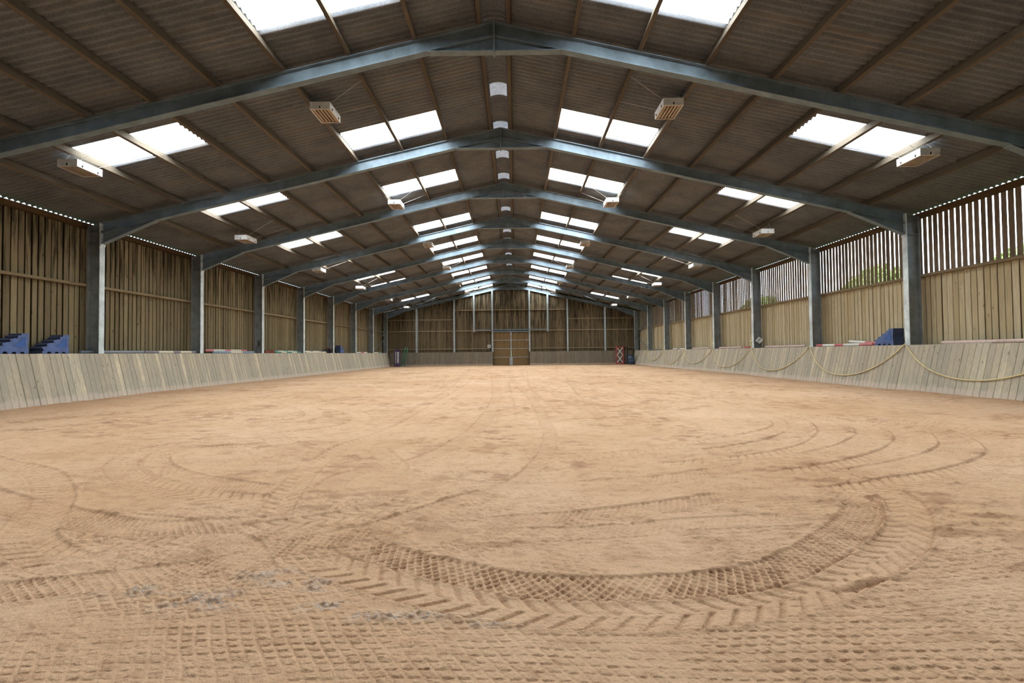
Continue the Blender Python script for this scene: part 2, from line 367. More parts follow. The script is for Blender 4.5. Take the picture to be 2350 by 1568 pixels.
    for ti, (kind, hw, amp, pts) in enumerate(tracks):
        P = np.array(pts, float); P = np.vstack([2 * P[0] - P[1], P, 2 * P[-1] - P[-2]])
        dense = []
        for i in range(1, len(P) - 2):
            L = np.linalg.norm(P[i + 1] - P[i]); k = max(3, int(L / 0.12)) if L < 3 else int(L / 0.5) + 3
            t = np.linspace(0, 1, k, endpoint=False)[:, None]
            dense.append(0.5 * (2 * P[i] + (P[i + 1] - P[i - 1]) * t + (2 * P[i - 1] - 5 * P[i] + 4 * P[i + 1] - P[i + 2]) * t ** 2 + (3 * P[i] - P[i - 1] - 3 * P[i + 1] + P[i + 2]) * t ** 3))
        C = np.vstack(dense + [P[-2][None]]); A, B = C[:-1], C[1:]
        seg = np.linalg.norm(B - A, axis=1); S0 = np.concatenate([[0], np.cumsum(seg)])
        best = np.full(len(X), 9.0, np.float32); sa = np.zeros(len(X), np.float32)
        m = hw * 2.2
        for i in range(len(A)):
            x0, x1 = sorted((A[i, 0], B[i, 0])); y0, y1 = sorted((A[i, 1], B[i, 1]))
            r0 = np.searchsorted(rows, y0 - m); r1 = np.searchsorted(rows, y1 + m)
            if r1 <= r0: continue
            sl = slice(r0 * nc, r1 * nc)
            xs = X[sl]; idx = np.nonzero((xs > x0 - m) & (xs < x1 + m))[0] + r0 * nc
            if not len(idx): continue
            d = (B[i] - A[i]) / seg[i]; px = X[idx] - A[i, 0]; py = Y[idx] - A[i, 1]
            s = np.clip(px * d[0] + py * d[1], 0, seg[i]); qx = px - s * d[0]; qy = py - s * d[1]
            sd = np.hypot(qx, qy); sg = np.sign(px * d[1] - py * d[0]); sg[sg == 0] = 1
            up_ = sd < np.abs(best[idx]); j = idx[up_]
            best[j] = (sd * sg)[up_]; sa[j] = (S0[i] + s)[up_]
        idx = np.nonzero(np.abs(best) < m)[0]
        if not len(idx): continue
        t = best[idx] / hw; s = sa[idx]; x = X[idx]; y = Y[idx]; cl = cell[idx]
        ends = ss(0, 0.3, s) * ss(0, 0.3, S0[-1] - s)
        inside = ss(1.08, 0.92, np.abs(t)) * ends
        pm = (0.7 if ti < 2 else 0.4) + (0.3 if ti < 2 else 0.6) * ss(0.34, 0.52, vn(x * 2.3 + ti * 7.7, y * 2.3 + ti * 3.1))
        res = ss(0.075, 0.03, cl)
        rim = np.exp(-((np.abs(t) - 1.12) / 0.16) ** 2) * ends * (np.where(t < 0, 0.15, 1.0) if ti == 1 else 1.0)
        edge = (np.exp(-((t - 1.0) / 0.09) ** 2) + 0.22 * np.exp(-((t + 1.0) / 0.09) ** 2)) * ends * (1 - 0.65 * res * (np.mod(s / 0.052, 1) < 0.35))
        if kind == 'turf':
            pa, pb = 0.054, 0.072
            w1 = 0.25 * (vn(x * 5 + ti, y * 5) - 0.5); t1 = t * hw / pb
            fa = np.mod(s / pa + t1 + w1, 1); fb = np.mod(s / pa - t1 + w1, 1)
            blk = ss(0.06, 0.26, fa) * ss(0.98, 0.78, fa) * ss(0.06, 0.26, fb) * ss(0.98, 0.78, fb)
            pit = blk * (0.45 + 0.55 * ss(0.35, 0.75, vn(x * 14, y * 14 + ti)))
            hgt = -0.018 * pit * pm * res * amp
            dmp_shade = 0.36 * pit * pm * (0.5 + 0.5 * res) * amp  # pit shade put into the sand colour
        elif kind == 'ag':
            c = np.mod((s + 0.9 * np.abs(t) * hw) / 0.125 + 0.5 * (t > 0), 1)
            bar = ss(0.0, 0.10, c) * ss(0.42, 0.14, c) * ss(0.02, 0.10, np.abs(t))
            hgt = -0.012 * bar * pm * res * amp
            dmp_shade = 0.30 * bar * pm * res  # chevron groove shade put into the sand colour
        else:
            c = np.mod(s / 0.09, 1); hgt = -0.006 * ss(0.2, 0.5, c) * res; dmp_shade = 0.12 + 0 * t
        base = Z[idx]
        flat = 0.55 * inside
        sm = 0.05 * (fbm(x * 0.22 + 3, y * 0.22, 3) - 0.5) + 0.030 * (fbm(x * 0.9, y * 0.9 + 9, 3) - 0.5)
        Z[idx] = base * (1 - flat) + sm * flat + inside * (hgt - 0.006 * amp) + 0.007 * rim * amp - 0.010 * edge * amp * (0.4 + 0.6 * pm)
        damp_shade[idx] = np.clip(damp_shade[idx] * (1 - 0.6 * inside) + inside * dmp_shade + 0.42 * edge * amp * pm, 0, 0.8)  # damp track sand, with pit and edge shade painted on
    # grit thrown up along the near left tracks and one deep scuff on the right
    for gx, gy, rx, ry in [(-1.15, 2.35, .35, .12), (-0.78, 2.5, .3, .10), (-1.6, 2.45, .25, .08), (-0.2, 2.2, .35, .05), (-1.0, 2.62, .2, .1), (0.25, 2.13, .25, .03), (-.55, 2.28, .2, .06)]:
        g = np.exp(-((X - gx) / rx / .75) ** 2 - ((Y - gy) / ry / .75) ** 2) * ss(0.42, 0.6, fbm(X * 9 + 1, Y * 14, 2))
        grit = np.maximum(grit, g); Z += 0.022 * g * np.clip(fbm(X * 30, Y * 30, 3, .7) - 0.42, 0, 1) * 3
    g = np.exp(-((X - 2.12) / .20) ** 2 - ((Y - 2.46 - .05 * np.sin((X - 2.1) * 9)) / .014) ** 2); Z -= 0.014 * g; damp_shade = np.clip(damp_shade + 0.6 * g, 0, .9)
    g = np.exp(-((X - 2.12) / .2) ** 2 - ((Y - 2.50 - .05 * np.sin((X - 2.1) * 9)) / .02) ** 2); Z += 0.016 * g
    # no relief outside the finely divided fan, so neighbouring strips meet cleanly
    wv = np.repeat(wdt, nc); fade = ss(1.0, 0.93, np.abs(X) / wv); fade[np.repeat(rows, nc) > 10.3] = 1
    fade[Y < 1.35] = 0
    Z *= fade; Z[np.abs(X) > 12.18] = 0
    me = bpy.data.meshes.new('floor')
    V = np.empty((nr * nc, 3), np.float32); V[:, 0] = X; V[:, 1] = Y; V[:, 2] = Z
    i = (np.arange(nr - 1)[:, None] * nc + np.arange(nc - 1)[None, :]).ravel()
    Q = np.stack([i, i + 1, i + nc + 1, i + nc], 1).astype(np.int32)
    me.vertices.add(len(V)); me.vertices.foreach_set('co', V.ravel())
    me.loops.add(Q.size); me.loops.foreach_set('vertex_index', Q.ravel())
    me.polygons.add(len(Q)); me.polygons.foreach_set('loop_start', np.arange(0, Q.size, 4, dtype=np.int32))
    me.polygons.foreach_set('use_smooth', np.ones(len(Q), bool))
    me.update()
    for nm, d in (('damp_shade', damp_shade), ('grit', grit)):
        a = me.attributes.new(nm, 'FLOAT', 'POINT'); a.data.foreach_set('value', d.astype(np.float32))
    me.materials.append(M['sand'])
    o = bpy.data.objects.new('floor', me); COL.objects.link(o)
    tag(o, 'orange brown sand arena floor marked with tractor tyre tracks', 'floor', kind='structure')
make_floor()
mb = MB(); mb.box(-60, 60, -40, 90, -0.35, -0.2)
tag(mb.build('ground', M['grass']), 'grass outside the hall seen through the wall gaps', 'ground', kind='structure')

# ------------------------------------------------------------------ roof
SKY_IN = [fr(-2) + 2.6, 7.55, 12.70, 16.85, 22.02, 26.35, 30.95, 35.45, 40.3, 44.95]
SKY_OUT = [0.9, 5.6, 10.66, 14.9, 20.0, 23.95, 29.3, 33.0, 37.9, 41.9]
PITCH = 0.146; NY = 6
yy = np.arange(YB - 0.3, YE + 0.3, PITCH / NY)
snap = lambda y: int(round((y - yy[0]) / PITCH)) * NY
def corr(y): return 0.030 * math.cos(2 * math.pi * (y - yy[0]) / PITCH)
SKW = 7 * NY
XS = [0.22, 1.68, 4.26, 7.19, 9.71, 12.47]
def sheet(mb, sgn, xa, xb, i0, i1, dz=0.0):
    vs = []; n = i1 - i0 + 1
    for i in range(i0, i1 + 1):
        z = corr(yy[i]); vs += [(sgn * xa, yy[i], zroof(xa) + z + dz), (sgn * xb, yy[i], zroof(xb) + z + dz)]
    mb.add(vs, [(2 * i, 2 * i + 1, 2 * i + 3, 2 * i + 2) for i in range(n - 1)], smooth=True)
last = len(yy) - 1
mb = MB()
for sgn in (-1, 1):
    for a in range(5):
        holes = SKY_IN if a == 1 else SKY_OUT if a == 3 else []
        cur = 0
        for y in holes:
            i = snap(y); sheet(mb, sgn, XS[a], XS[a + 1], cur, i); cur = i + SKW
        sheet(mb, sgn, XS[a], XS[a + 1], cur, last)
# ridge capping, curved, with openings for its clear pieces
RIDGE = [fr(-3) + 0.4 + 2.07 * i for i in range(25)]
RIDGE = [y for y in RIDGE if y < YE - 0.6]
off = 12.1 - min(RIDGE, key=lambda y: abs(y - 12.1)); RIDGE = [y + off for y in RIDGE]
def rz(x): return 8.06 + 0.06 * (1 - (x / 0.24) ** 2)
def ridge(mb, i0, i1, dz=0):
    xs = [-0.24, -0.12, 0, 0.12, 0.24]; vs = []
    for i in range(i0, i1 + 1): vs += [(x, yy[i], rz(x) + corr(yy[i]) * 0.8 + dz) for x in xs]
    fs = [(5 * r + k, 5 * r + k + 1, 5 * r + k + 6, 5 * r + k + 5) for r in range(i1 - i0) for k in range(4)]
    mb.add(vs, fs, smooth=True)
cur = 0; rpieces = []
for y in RIDGE:
    i = snap(y); ridge(mb, cur, i); cur = i + 4 * NY; rpieces.append((i, cur))
ridge(mb, cur, last)
tag(mb.build('ceiling', M['roof']), 'dark brown corrugated fibre cement roof sheets under the ridge', 'ceiling', kind='structure')
k = 0
for j, (a, b) in enumerate(rpieces):
    if yy[b] < 4: continue
    m2 = MB(); ridge(m2, a, b)
    tag(m2.build('ridge_skylight', M['ridge_light'], origin=(0, yy[a], 8.1)), 'small dull blue clear sheet in the ridge, %s from the camera' % ORD[k] if k < 13 else 'small dull clear ridge sheet, number %d from the camera near the far wall' % (k + 1), 'skylight', 'clear sheets along the ridge'); k += 1
for sgn, side in ((-1, 'left'), (1, 'right')):
    for rowname, xs, ys in (('inner', (1.68, 4.26), SKY_IN), ('outer', (7.19, 9.71), SKY_OUT)):
        vis = 0
        for y in ys:
            i = snap(y); m2 = MB(); sheet(m2, sgn, xs[0], xs[1], i, i + SKW)
            ob = m2.build('skylight', M['skylight'], origin=(sgn * xs[0], yy[i], zroof(xs[0])))
            if y < 7: lab = 'bright skylight behind the camera in the %s %s row, starting at %.0f metres' % (side, rowname, y)
            else: lab = 'glowing white skylight, %s ahead in the %s slope\'s %s row' % (ORD[vis], side, 'upper' if rowname == 'inner' else 'lower'); vis += 1
            tag(ob, lab, 'skylight', 'translucent skylights in the roof')

PX = [0.29, 1.60, 2.93, 4.27, 5.62, 6.93, 8.22, 9.51, 10.82]
for sgn, side in ((-1, 'left'), (1, 'right')):
    for i, x in enumerate(PX):
        mb = MB(); y = YB + 0.05; kk = 0
        while y < YE - 0.05:                    # lengths joined end to end over the frames
            y2 = min(YE - 0.05, fr(kk - 2)); kk += 1
            if y2 - y < 0.2:
                if kk > 12: break
                continue
            base = Vector((sgn * x, 0, ztop(x))); nrm = Vector((sgn * SIN, 0, COS)); h = 0.165
            c = base + nrm * (h / 2)
            mb.beam((c.x, y, c.z), (c.x, y2, c.z), 0.075, h, up=nrm, tone=U(0.2, 0.9)); y = y2
        tag(mb.build('roof_purlin', M['purlin'], origin=(sgn * x, YB, ztop(x))),
            'long brown timber purlin, %s from the ridge on the %s slope' % (ORD[i], side), 'purlin', 'timber purlins under the roof sheets')

# ------------------------------------------------------------------ portal frames
def ibeam_slope(mb, x0, x1, y, depth, fw_, ft=0.018, wt=0.012):
    """I section rafter whose top face follows ztop from x0 to x1"""
    sg = 1 if x1 > 0 or x0 > 0 else -1
    def q(x, dz): return (x, ztop(x) - dz)
    for a, b, hw_ in ((0, ft, fw_ / 2), (depth - ft, depth, fw_ / 2), (ft, depth - ft, wt / 2)):
        mb.prism([q(x0, a), q(x1, a), q(x1, b), q(x0, b)], 'y', y - hw_, y + hw_)
def frame(k, gable=False):
    y = fr(k); far = k == 8
    lab = ('grey galvanised steel portal frame against the far wall' if far else
           'grey steel portal frame behind the camera, bay line %d' % (-k) if k < 0 else
           'grey galvanised steel portal frame, %s ahead of the camera' % ORD[k])
    t = thing('portal_frame', (0, y, 0), lab, 'steel frame', 'steel portal frames')
    for sg in (-1, 1):
        mb = MB()
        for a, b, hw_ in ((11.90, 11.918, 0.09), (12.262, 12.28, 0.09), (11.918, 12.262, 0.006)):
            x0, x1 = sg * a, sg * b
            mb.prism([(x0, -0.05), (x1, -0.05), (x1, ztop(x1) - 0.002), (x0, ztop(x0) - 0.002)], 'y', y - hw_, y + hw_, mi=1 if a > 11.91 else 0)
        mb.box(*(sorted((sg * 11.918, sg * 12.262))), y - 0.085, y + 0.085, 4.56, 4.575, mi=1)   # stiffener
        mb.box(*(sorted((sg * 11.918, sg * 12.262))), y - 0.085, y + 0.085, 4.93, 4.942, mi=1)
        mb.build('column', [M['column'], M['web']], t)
        mb = MB(); ibeam_slope(mb, sg * 0.012, sg * 11.90, y, 0.30, 0.165); mb.build('rafter', M['steel'], t)
        # eaves haunch: tapering web with its own bottom flange
        mb = MB(); xa, xb = 10.28, 11.88; za, zb = ztop(xa) - 0.305, 4.56
        mb.prism([(sg * xa, za), (sg * xb, za - SL * (xb - xa)), (sg * xb, zb + 0.018), (sg * xa, za - 0.004)], 'y', y - 0.006, y + 0.006)
        mb.prism([(sg * xa, za), (sg * xb, zb + 0.018), (sg * xb, zb), (sg * (xa + .02), za - 0.022)], 'y', y - 0.082, y + 0.082)
        hb = mb.build('eaves_haunch', M['steel'], t)
        mb = MB(); mb.box(*(sorted((sg * 11.878, sg * 11.90))), y - 0.085, y + 0.085, 4.50, 5.18); mb.build('end_plate', M['column'], t)
        if 0 < k < 4:
            for z in (4.62, 4.70, 4.88, 4.96, 5.04, 5.12):
                for dy in (-0.055, 0.055):
                    bm_ = MB(); bm_.tube([(sg * 11.877, y + dy, z), (sg * 11.857, y + dy, z)], 0.014, 6, smooth=False)
                    bm_.build('bolt', M['bolt'], t)
    mb = MB(); zb = 7.285; xh = 1.36
    zr = lambda x: ztop(x) - 0.302
    mb.prism([(-xh, zr(xh)), (0, zr(0)), (xh, zr(xh)), (xh, zb + 0.016), (-xh, zb + 0.016)], 'y', y - 0.006, y + 0.006)
    mb.prism([(-xh, zb + 0.018), (xh, zb + 0.018), (xh - .03, zb), (-xh + .03, zb)], 'y', y - 0.082, y + 0.082)
    mb.build('apex_haunch', M['steel'], t)
    mb = MB(); mb.box(-0.022, 0.022, y - 0.09, y + 0.09, zb - 0.03, ZA - 0.01)
    if k < 5:
        for z in (7.36, 7.46, 7.60, 7.70, 7.80):
            for dy in (-0.055,):
                mb.tube([(-0.045, y + dy, z), (0.045, y + dy, z)], 0.013, 6, smooth=False)
    mb.build('splice_plate', M['steel'], t)
for k in range(-3, 9): frame(k)

# ------------------------------------------------------------------ side walls
def wall(side):
    sg = -1 if side == 'left' else 1
    mb = MB(); y = YB
    p, gap = (0.178, 0.038) if side == 'left' else (0.175, 0.026)
    def bx(a, b, *r, **k): x0, x1 = sorted((sg * a, sg * b)); mb.box(x0, x1, *r, **k)
    while y < YE:
        g = gap * U(0.6, 1.4); tn = R()
        y2 = y + p - g; o = U(-0.003, 0.004)
        if side == 'left':
            bx(12.425 + o, 12.447 + o, y, y2, 0.0, 5.175, tone=tn)
        else:
            bx(12.425 + o, 12.447 + o, y, y2, 0.0, 3.36, tone=tn)
        y += p * U(0.96, 1.04)
    y = YB - 0.09
    while y < YE:                                # second skin of boards behind the joints
        g = (0.004 if R() < 0.93 else 0.02); y2 = y + 0.18 - g
        bx(12.475, 12.495, y, y2, 0.0, 5.16 if side == 'left' else 3.34, tone=R() * 0.5, mi=1); y += 0.18
    if side == 'right':
        y = YB
        while y < YE:
            bay = (y - F0) / BAY
            gp = 0.052 if bay < 1.1 else 0.049 if bay < 2 else 0.045 if bay < 3 else 0.040 if bay < 4 else 0.036
            g = gp * U(0.75, 1.3)
            bx(12.425, 12.439, y, y + 0.175 - g, 3.34, 5.175, tone=R(), mi=2); y += 0.175
    ob = mb.build('wall_' + side, [M['wall_' + side], M['backing'], M['wall_slat']])
    tag(ob, {'left': 'left long wall of dark stained vertical timber boards', 'right': 'right long wall, pale boards below and spaced slats above'}[side], 'wall', kind='structure')
    def part(name, a, b, z0, z1, mat, **kw):
        m2 = MB(); y = YB + 0.02
        while y < YE - 0.02:
            y2 = min(y + BAY * 2, YE - 0.02)
            x0, x1 = sorted((sg * a, sg * b)); m2.box(x0, x1, y, y2, z0, z1, tone=R()); y = y2
        return m2.build(name, mat, ob)
    part('wall_rail', 12.30, 12.42, 3.30, 3.375, M['rail'])
    part('eaves_beam', 12.30, 12.42, 5.03, 5.185, M['eave'])
    return ob
wl = wall('left'); wr = wall('right')

# ------------------------------------------------------------------ gable walls
def gable(y, name, label, mat, opening=None):
    mb = MB(); x = -12.45
    while x < 12.45:
        wd = 0.15 * U(0.95, 1.05); x2 = x + wd - 0.026 * U(0.5, 1.6); tn = R()
        zt = min(zroof(x), zroof(x2)) - 0.03
        z0 = -0.1
        if opening and x2 > opening[0] and x < opening[1]: z0 = opening[2]
        mb.prism([(x, z0), (x2, z0), (x2, zt), (x, zt)], 'y', y, y + 0.022, tone=tn)
        x += wd
    x = -12.45
    while x < 12.45:
        zt = min(zroof(x), zroof(x + .15)) - 0.04; z0 = -0.1
        mb.prism([(x, z0), (x + .149, z0), (x + .149, zt), (x, zt)], 'y', y + 0.05, y + 0.07, tone=R() * .5, mi=1); x += 0.15
    return tag(mb.build(name, [mat, M['backing']]), label, 'wall', kind='structure')
gf = gable(YE - 0.02, 'wall_far', 'far end wall of weathered dark brown vertical boards', M['wall_far'], (-1.74, 1.78, 3.40))
YR = YB + 0.0
gr_ = gable(YR - 0.09, 'wall_rear', 'end wall of boards behind the camera', M['wall_far'])
yf = YE - 0.02
def grail(x0, x1, z, h=0.07):
    m2 = MB(); m2.box(x0, x1, yf - 0.10, yf - 0.003, z - h / 2, z + h / 2, tone=R()); return m2
for x0, x1, zs in ((-12.2, -5.45, (1.62, 3.36, 4.46)), (-5.45, -1.78, (1.62, 3.36, 5.36)), (-1.78, 1.80, (5.36,)), (1.80, 5.45, (1.62, 3.36, 5.36)), (5.45, 12.2, (1.62, 3.36, 4.46))):
    for z in zs: grail(x0, x1, z).build('wall_rail', M['rail'], gf)
GP = [(-9.05, ZK), (-5.43, ZK), (-3.53, 3.22), (-1.76, ZK), (1.81, ZK), (3.56, 3.22), (5.46, ZK), (9.06, ZK)]
for i, (x, z0) in enumerate(GP):
    mb = MB(); zt = ztop(x) - 0.31; y0 = yf - 0.32
    wd = 0.075
    mb.box(x - wd, x + wd, y0, y0 + 0.012, z0, zt); mb.box(x - wd, x + wd, y0 + 0.19, y0 + 0.202, z0, zt); mb.box(x - 0.005, x + 0.005, y0 + 0.012, y0 + 0.19, z0, zt)
    nm = ['first', 'second', 'third', 'fourth', 'fifth', 'sixth', 'seventh', 'eighth'][i]
    tag(mb.build('gable_post', M['post'], origin=(x, y0, z0)), 'pale grey steel post on the far wall, %s from the left%s' % (nm, ', short' if z0 > 2 else ''), 'post', 'steel posts on the far wall')
# sliding door: track, head, two framed leaves of boards
trk = MB(); trk.box(-3.48, 3.50, yf - 0.36, yf - 0.30, 3.37, 3.47); trk.box(-3.48, 3.50, yf - 0.42, yf - 0.36, 3.44, 3.47)
tag(trk.build('trim_1', M['steel']), 'grey steel sliding door track across the far wall', 'door track', kind='structure')
door = thing('door_1', (0.02, yf, 0), 'tall timber double door in a grey steel frame in the far wall', 'door', kind='structure')
yd = yf - 0.10
M['doorwood'] = wood('door_boards', (0.25, 0.165, 0.075), (0.17, 0.11, 0.05), 0.2, 1, 4, 0.4)
for sg, x0, x1 in ((-1, -1.70, -0.01), (1, 0.05, 1.74)):
    mb = MB(); x = x0
    while x < x1 - 0.02:
        x2 = min(x + 0.145, x1); mb.box(x, x2 - 0.004, yd + 0.05, yd + 0.07, 0.0, 3.3, tone=U(0.3, 0.8)); x += 0.145
    leaf = mb.build('door_leaf', M['doorwood'], door)
    mb = MB()
    for z in (0.78, 1.62, 2.42, 3.24): mb.box(x0, x1, yd, yd + 0.045, z - 0.025, z + 0.025)
    ex = x1 if sg < 0 else x0
    mb.box(ex - 0.03, ex + 0.03, yd - 0.005, yd + 0.045, 0.0, 3.28)
    mb.build('leaf_frame', M['post'], leaf)
mb = MB(); mb.box(-1.72, 1.76, yd - 0.12, yd - 0.06, 3.22, 3.30); mb.build('head_rail', M['steel'], door)
mb = MB(); mb.box(-0.13, 0.17, yd - 0.03, yd - 0.008, 0.0, 0.80)
for x in (-0.13, -0.03, 0.07, 0.15): mb.box(x, x + 0.02, yd - 0.045, yd - 0.03, 0, .8)
mb.build('meeting_plate', M['post'], door)
M['green'] = plain('faded_green', (0.35, 0.55, 0.38), 0.6)
mb = MB(); mb.box(-0.015, 0.055, yd - 0.025, yd - 0.008, 0.82, 1.38); mb.build('green_strip', M['green'], door)

# ------------------------------------------------------------------ kickboards
def kick_side(side):
    sg = -1 if side == 'left' else 1
    mb = MB(); y = YB + 0.1
    while y < YE - 0.35:
        wd = 0.168 * U(0.97, 1.03); tn = R() * 0.5; g = U(0.003, 0.009)
        if R() < 0.13: tn = U(0.85, 1.0)
        o = U(-0.004, 0.006); zb = -0.06; y2 = y + wd - g
        xt, xb = 11.860 - o, 11.54 - o - 0.33 * 0.06 / 1.31
        zt = ZK - U(0, 0.006)
        c = 0.012
        pts = [(y, 0), (y + c, -1), (y2 - c, -1), (y2, 0)]
        # board with eased long edges: front face slightly proud
        vs = []
        for z, x in ((zb, xb), (zt, xt)):
            vs += [(sg * (x + 0.035), y, z), (sg * (x + 0.008), y, z), (sg * x, y + c, z), (sg * x, y2 - c, z), (sg * (x + 0.008), y2, z), (sg * (x + 0.035), y2, z)]
        mb.add(vs, [(i, (i + 1) % 6, 6 + (i + 1) % 6, 6 + i) for i in range(6)] + [(5, 4, 3, 2, 1, 0), (6, 7, 8, 9, 10, 11)], tone=tn)
        y += wd
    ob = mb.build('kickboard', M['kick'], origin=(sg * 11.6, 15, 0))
    tag(ob, 'long leaning timber kickboard along the %s wall%s' % (side, '' if side == 'left' else ', under the yellow hose'), 'kickboard')
    # ledge behind the top edge
    m2 = MB(); x0, x1 = sorted((sg * 11.93, sg * 12.29)); y = YB + 0.1
    for k in range(-3, 8):
        a, b = fr(k) + 0.1, fr(k + 1) - 0.1
        m2.box(x0, x1, a, b, ZK - 0.045, ZK - 0.005, tone=R() * .6)
    m2.build('ledge', M['kick'], ob)
kick_side('left'); kick_side('right')
for x0, x1, lab in ((-11.58, -1.72, 'leaning timber kickboard on the far wall left of the door'), (1.78, 11.58, 'leaning timber kickboard on the far wall right of the door')):
    mb = MB(); x = x0
    while x < x1 - 0.05:
        wd = 0.15 * U(0.97, 1.03); x2 = min(x + wd - 0.004, x1); tn = R() * 0.55 if R() > 0.1 else U(.8, 1)
        yt, yb = yf - 0.38, yf - 0.66; zt = ZK - U(0, 0.01)
        mb.hexa([(x, yb, -0.06), (x2, yb, -0.06), (x2, yb + 0.03, -0.06), (x, yb + 0.03, -0.06), (x, yt, zt), (x2, yt, zt), (x2, yt + 0.03, zt), (x, yt + 0.03, zt)], tone=tn)
        x += wd
    mb.box(x0 + .3, x1 - .3 if x1 > 5 else x1, yf - 0.34, yf - 0.325, 1.24, 1.28, tone=0.2)
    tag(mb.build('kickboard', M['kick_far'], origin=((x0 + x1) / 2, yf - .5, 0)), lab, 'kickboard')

# ------------------------------------------------------------------ bracing in the far bay
def brace(p0, p1, label, r=0.03):
    mb = MB(); p0, p1 = Vector(p0), Vector(p1)
    mb.beam(p0, p1, 0.06, 0.008); mb.beam(p0 + Vector((0, 0, .026)), p1 + Vector((0, 0, .026)), 0.008, 0.052)
    c = (p0 + p1) / 2
    tag(mb.build('brace_bar', M['steel'], origin=p0), label, 'brace', 'diagonal braces of the far bay')
for sg, side in ((-1, 'left'), (1, 'right')):
    X_ = sg * 12.12
    brace((X_, fr(7) + 0.12, 4.25), (X_, fr(8) - 0.12, 2.70), 'steel angle brace sloping down to the %s far corner post' % side)
    brace((X_, fr(7) + 0.12, 1.33), (X_, fr(8) - 0.12, 2.62), 'steel angle brace rising to the %s far corner post' % side)
    for a, b, nm in (((9.4, 8), (5.7, 7), 'lower'), ((1.6, 7), (5.4, 8), 'upper')):
        brace((sg * a[0], fr(a[1]) - 0.12 if a[1] == 8 else fr(a[1]) + 0.12, ztop(a[0]) - 0.16), (sg * b[0], fr(b[1]) - 0.12 if b[1] == 8 else fr(b[1]) + 0.12, ztop(b[0]) - 0.16), 'thin steel roof brace on the %s slope by the far wall, %s one' % (side, nm))

# ------------------------------------------------------------------ hanging light boxes
M['lightbox'] = plain('white_painted_steel', (0.72, 0.75, 0.74), 0.5, 0.0, 0.12, 6)
M['louvre'] = plain('dusty_louvre', (0.42, 0.33, 0.25), 0.5, 0.3, 0.2, 12)
M['tube'] = plain('unlit_tube', (0.75, 0.72, 0.66), 0.35, 0.0, 0.05)
M['wire'] = plain('wire_steel', (0.55, 0.52, 0.48), 0.5, 0.4)
M['black'] = plain('black_plastic', (0.015, 0.015, 0.017), 0.5, 0.0, 0.2)
M['led'] = plain('green_led', (0.05, 0.6, 0.2), 0.5)
def light_fitting():
    t = thing('light_fitting', (0, 0, 0), '', '')
    W, L, H = 0.225, 0.33, 0.165; mb = MB(); th = 0.012
    mb.box(-W, W, -L, -L + th, 0, H); mb.box(-W, W, L - th, L, 0, H); mb.box(-W, -W + th, -L + th, L - th, 0, H); mb.box(W - th, W, -L + th, L - th, 0, H)
    mb.box(-W + th, W - th, -L + th, L - th, H - 0.02, H)
    mb.build('housing', M['lightbox'], t)
    mb = MB()
    mb.box(-W + .012, W - .012, -L + .012, -L + .04, 0.002, .012); mb.box(-W + .012, W - .012, L - .04, L - .012, 0.002, .012)
    mb.box(-W + .012, -W + .04, -L + .04, L - .04, 0.002, .012); mb.box(W - .04, W - .012, -L + .04, L - .04, 0.002, .012)
    for i in range(5):
        x = -0.15 + i * 0.075
        mb.prism([(x - .022, .012), (x - .004, .075), (x + .004, .075), (x + .022, .012)], 'y', -L + .04, L - .04)
    mb.build('reflector', M['louvre'], t)
    for i in range(4):
        mb = MB(); x = -0.1125 + i * 0.075
        mb.tube([(x, -L + .05, .055), (x, L - .05, .055)], .011, 8); mb.build('tube_lamp', M['tube'], t)
    for x, y in ((0, -L - .004), (W + .004, -.2), (W + .004, .2), (-W - .004, -.2), (-W - .004, .2)):
        mb = MB(); mb.box(x - .01, x + .01, y - .01, y + .01, .02, .065); mb.build('clip', M['black'], t)
    return t
def copy_tree(o, parent=None):
    c = o.copy(); COL.objects.link(c)
    if parent is not None: c.parent = parent
    for ch in list(o.children): copy_tree(ch, c)
    return c
proto = light_fitting(); first = True; wires = []
ROWS = [(-9.5, 5.40, 'left outer'), (-3.95, 6.62, 'left inner'), (3.95, 6.60, 'right inner'), (9.5, 5.40, 'right outer')]
for x, z, nm in ROWS:
    for n_ in range(6):
        y = 10.9 + 6.6 * n_ + (0.25 if n_ == 4 else 0)
        t = proto if first else copy_tree(proto); first = False
        zz = z + (0.08 if n_ == 0 else 0)
        if n_ == 0 and abs(x) > 9: xx = x * 1.012
        else: xx = x
        t.location = (xx, y, zz)
        tag(t, 'white boxed light fitting on wires, %s from the camera in the %s row' % (ORD[n_], nm), 'light', 'light fittings hung under the purlins')
        wires.append((t, x, xx, y, zz))
for t, x, xx, y, zz in wires:                # suspension wires up to the two nearest purlins
    sg = 1 if x > 0 else -1
    pa = [p for p in PX if p > abs(xx) - 0.35][0]; pb = max(p for p in PX if p < abs(xx) - 0.25)
    for dy in (-.22, .22):
        for ox, px_ in ((0.17, pa), (-0.17, pb)):
            e = (sg * px_, y + dy * (1.6 if px_ == pa else 2.4), ztop(px_) + 0.005)
            mb = MB(); mb.tube([(xx + sg * ox, y + dy, zz + 0.163), e], 0.0045, 5)
            mb.build('suspension_wire', M['wire'], t)

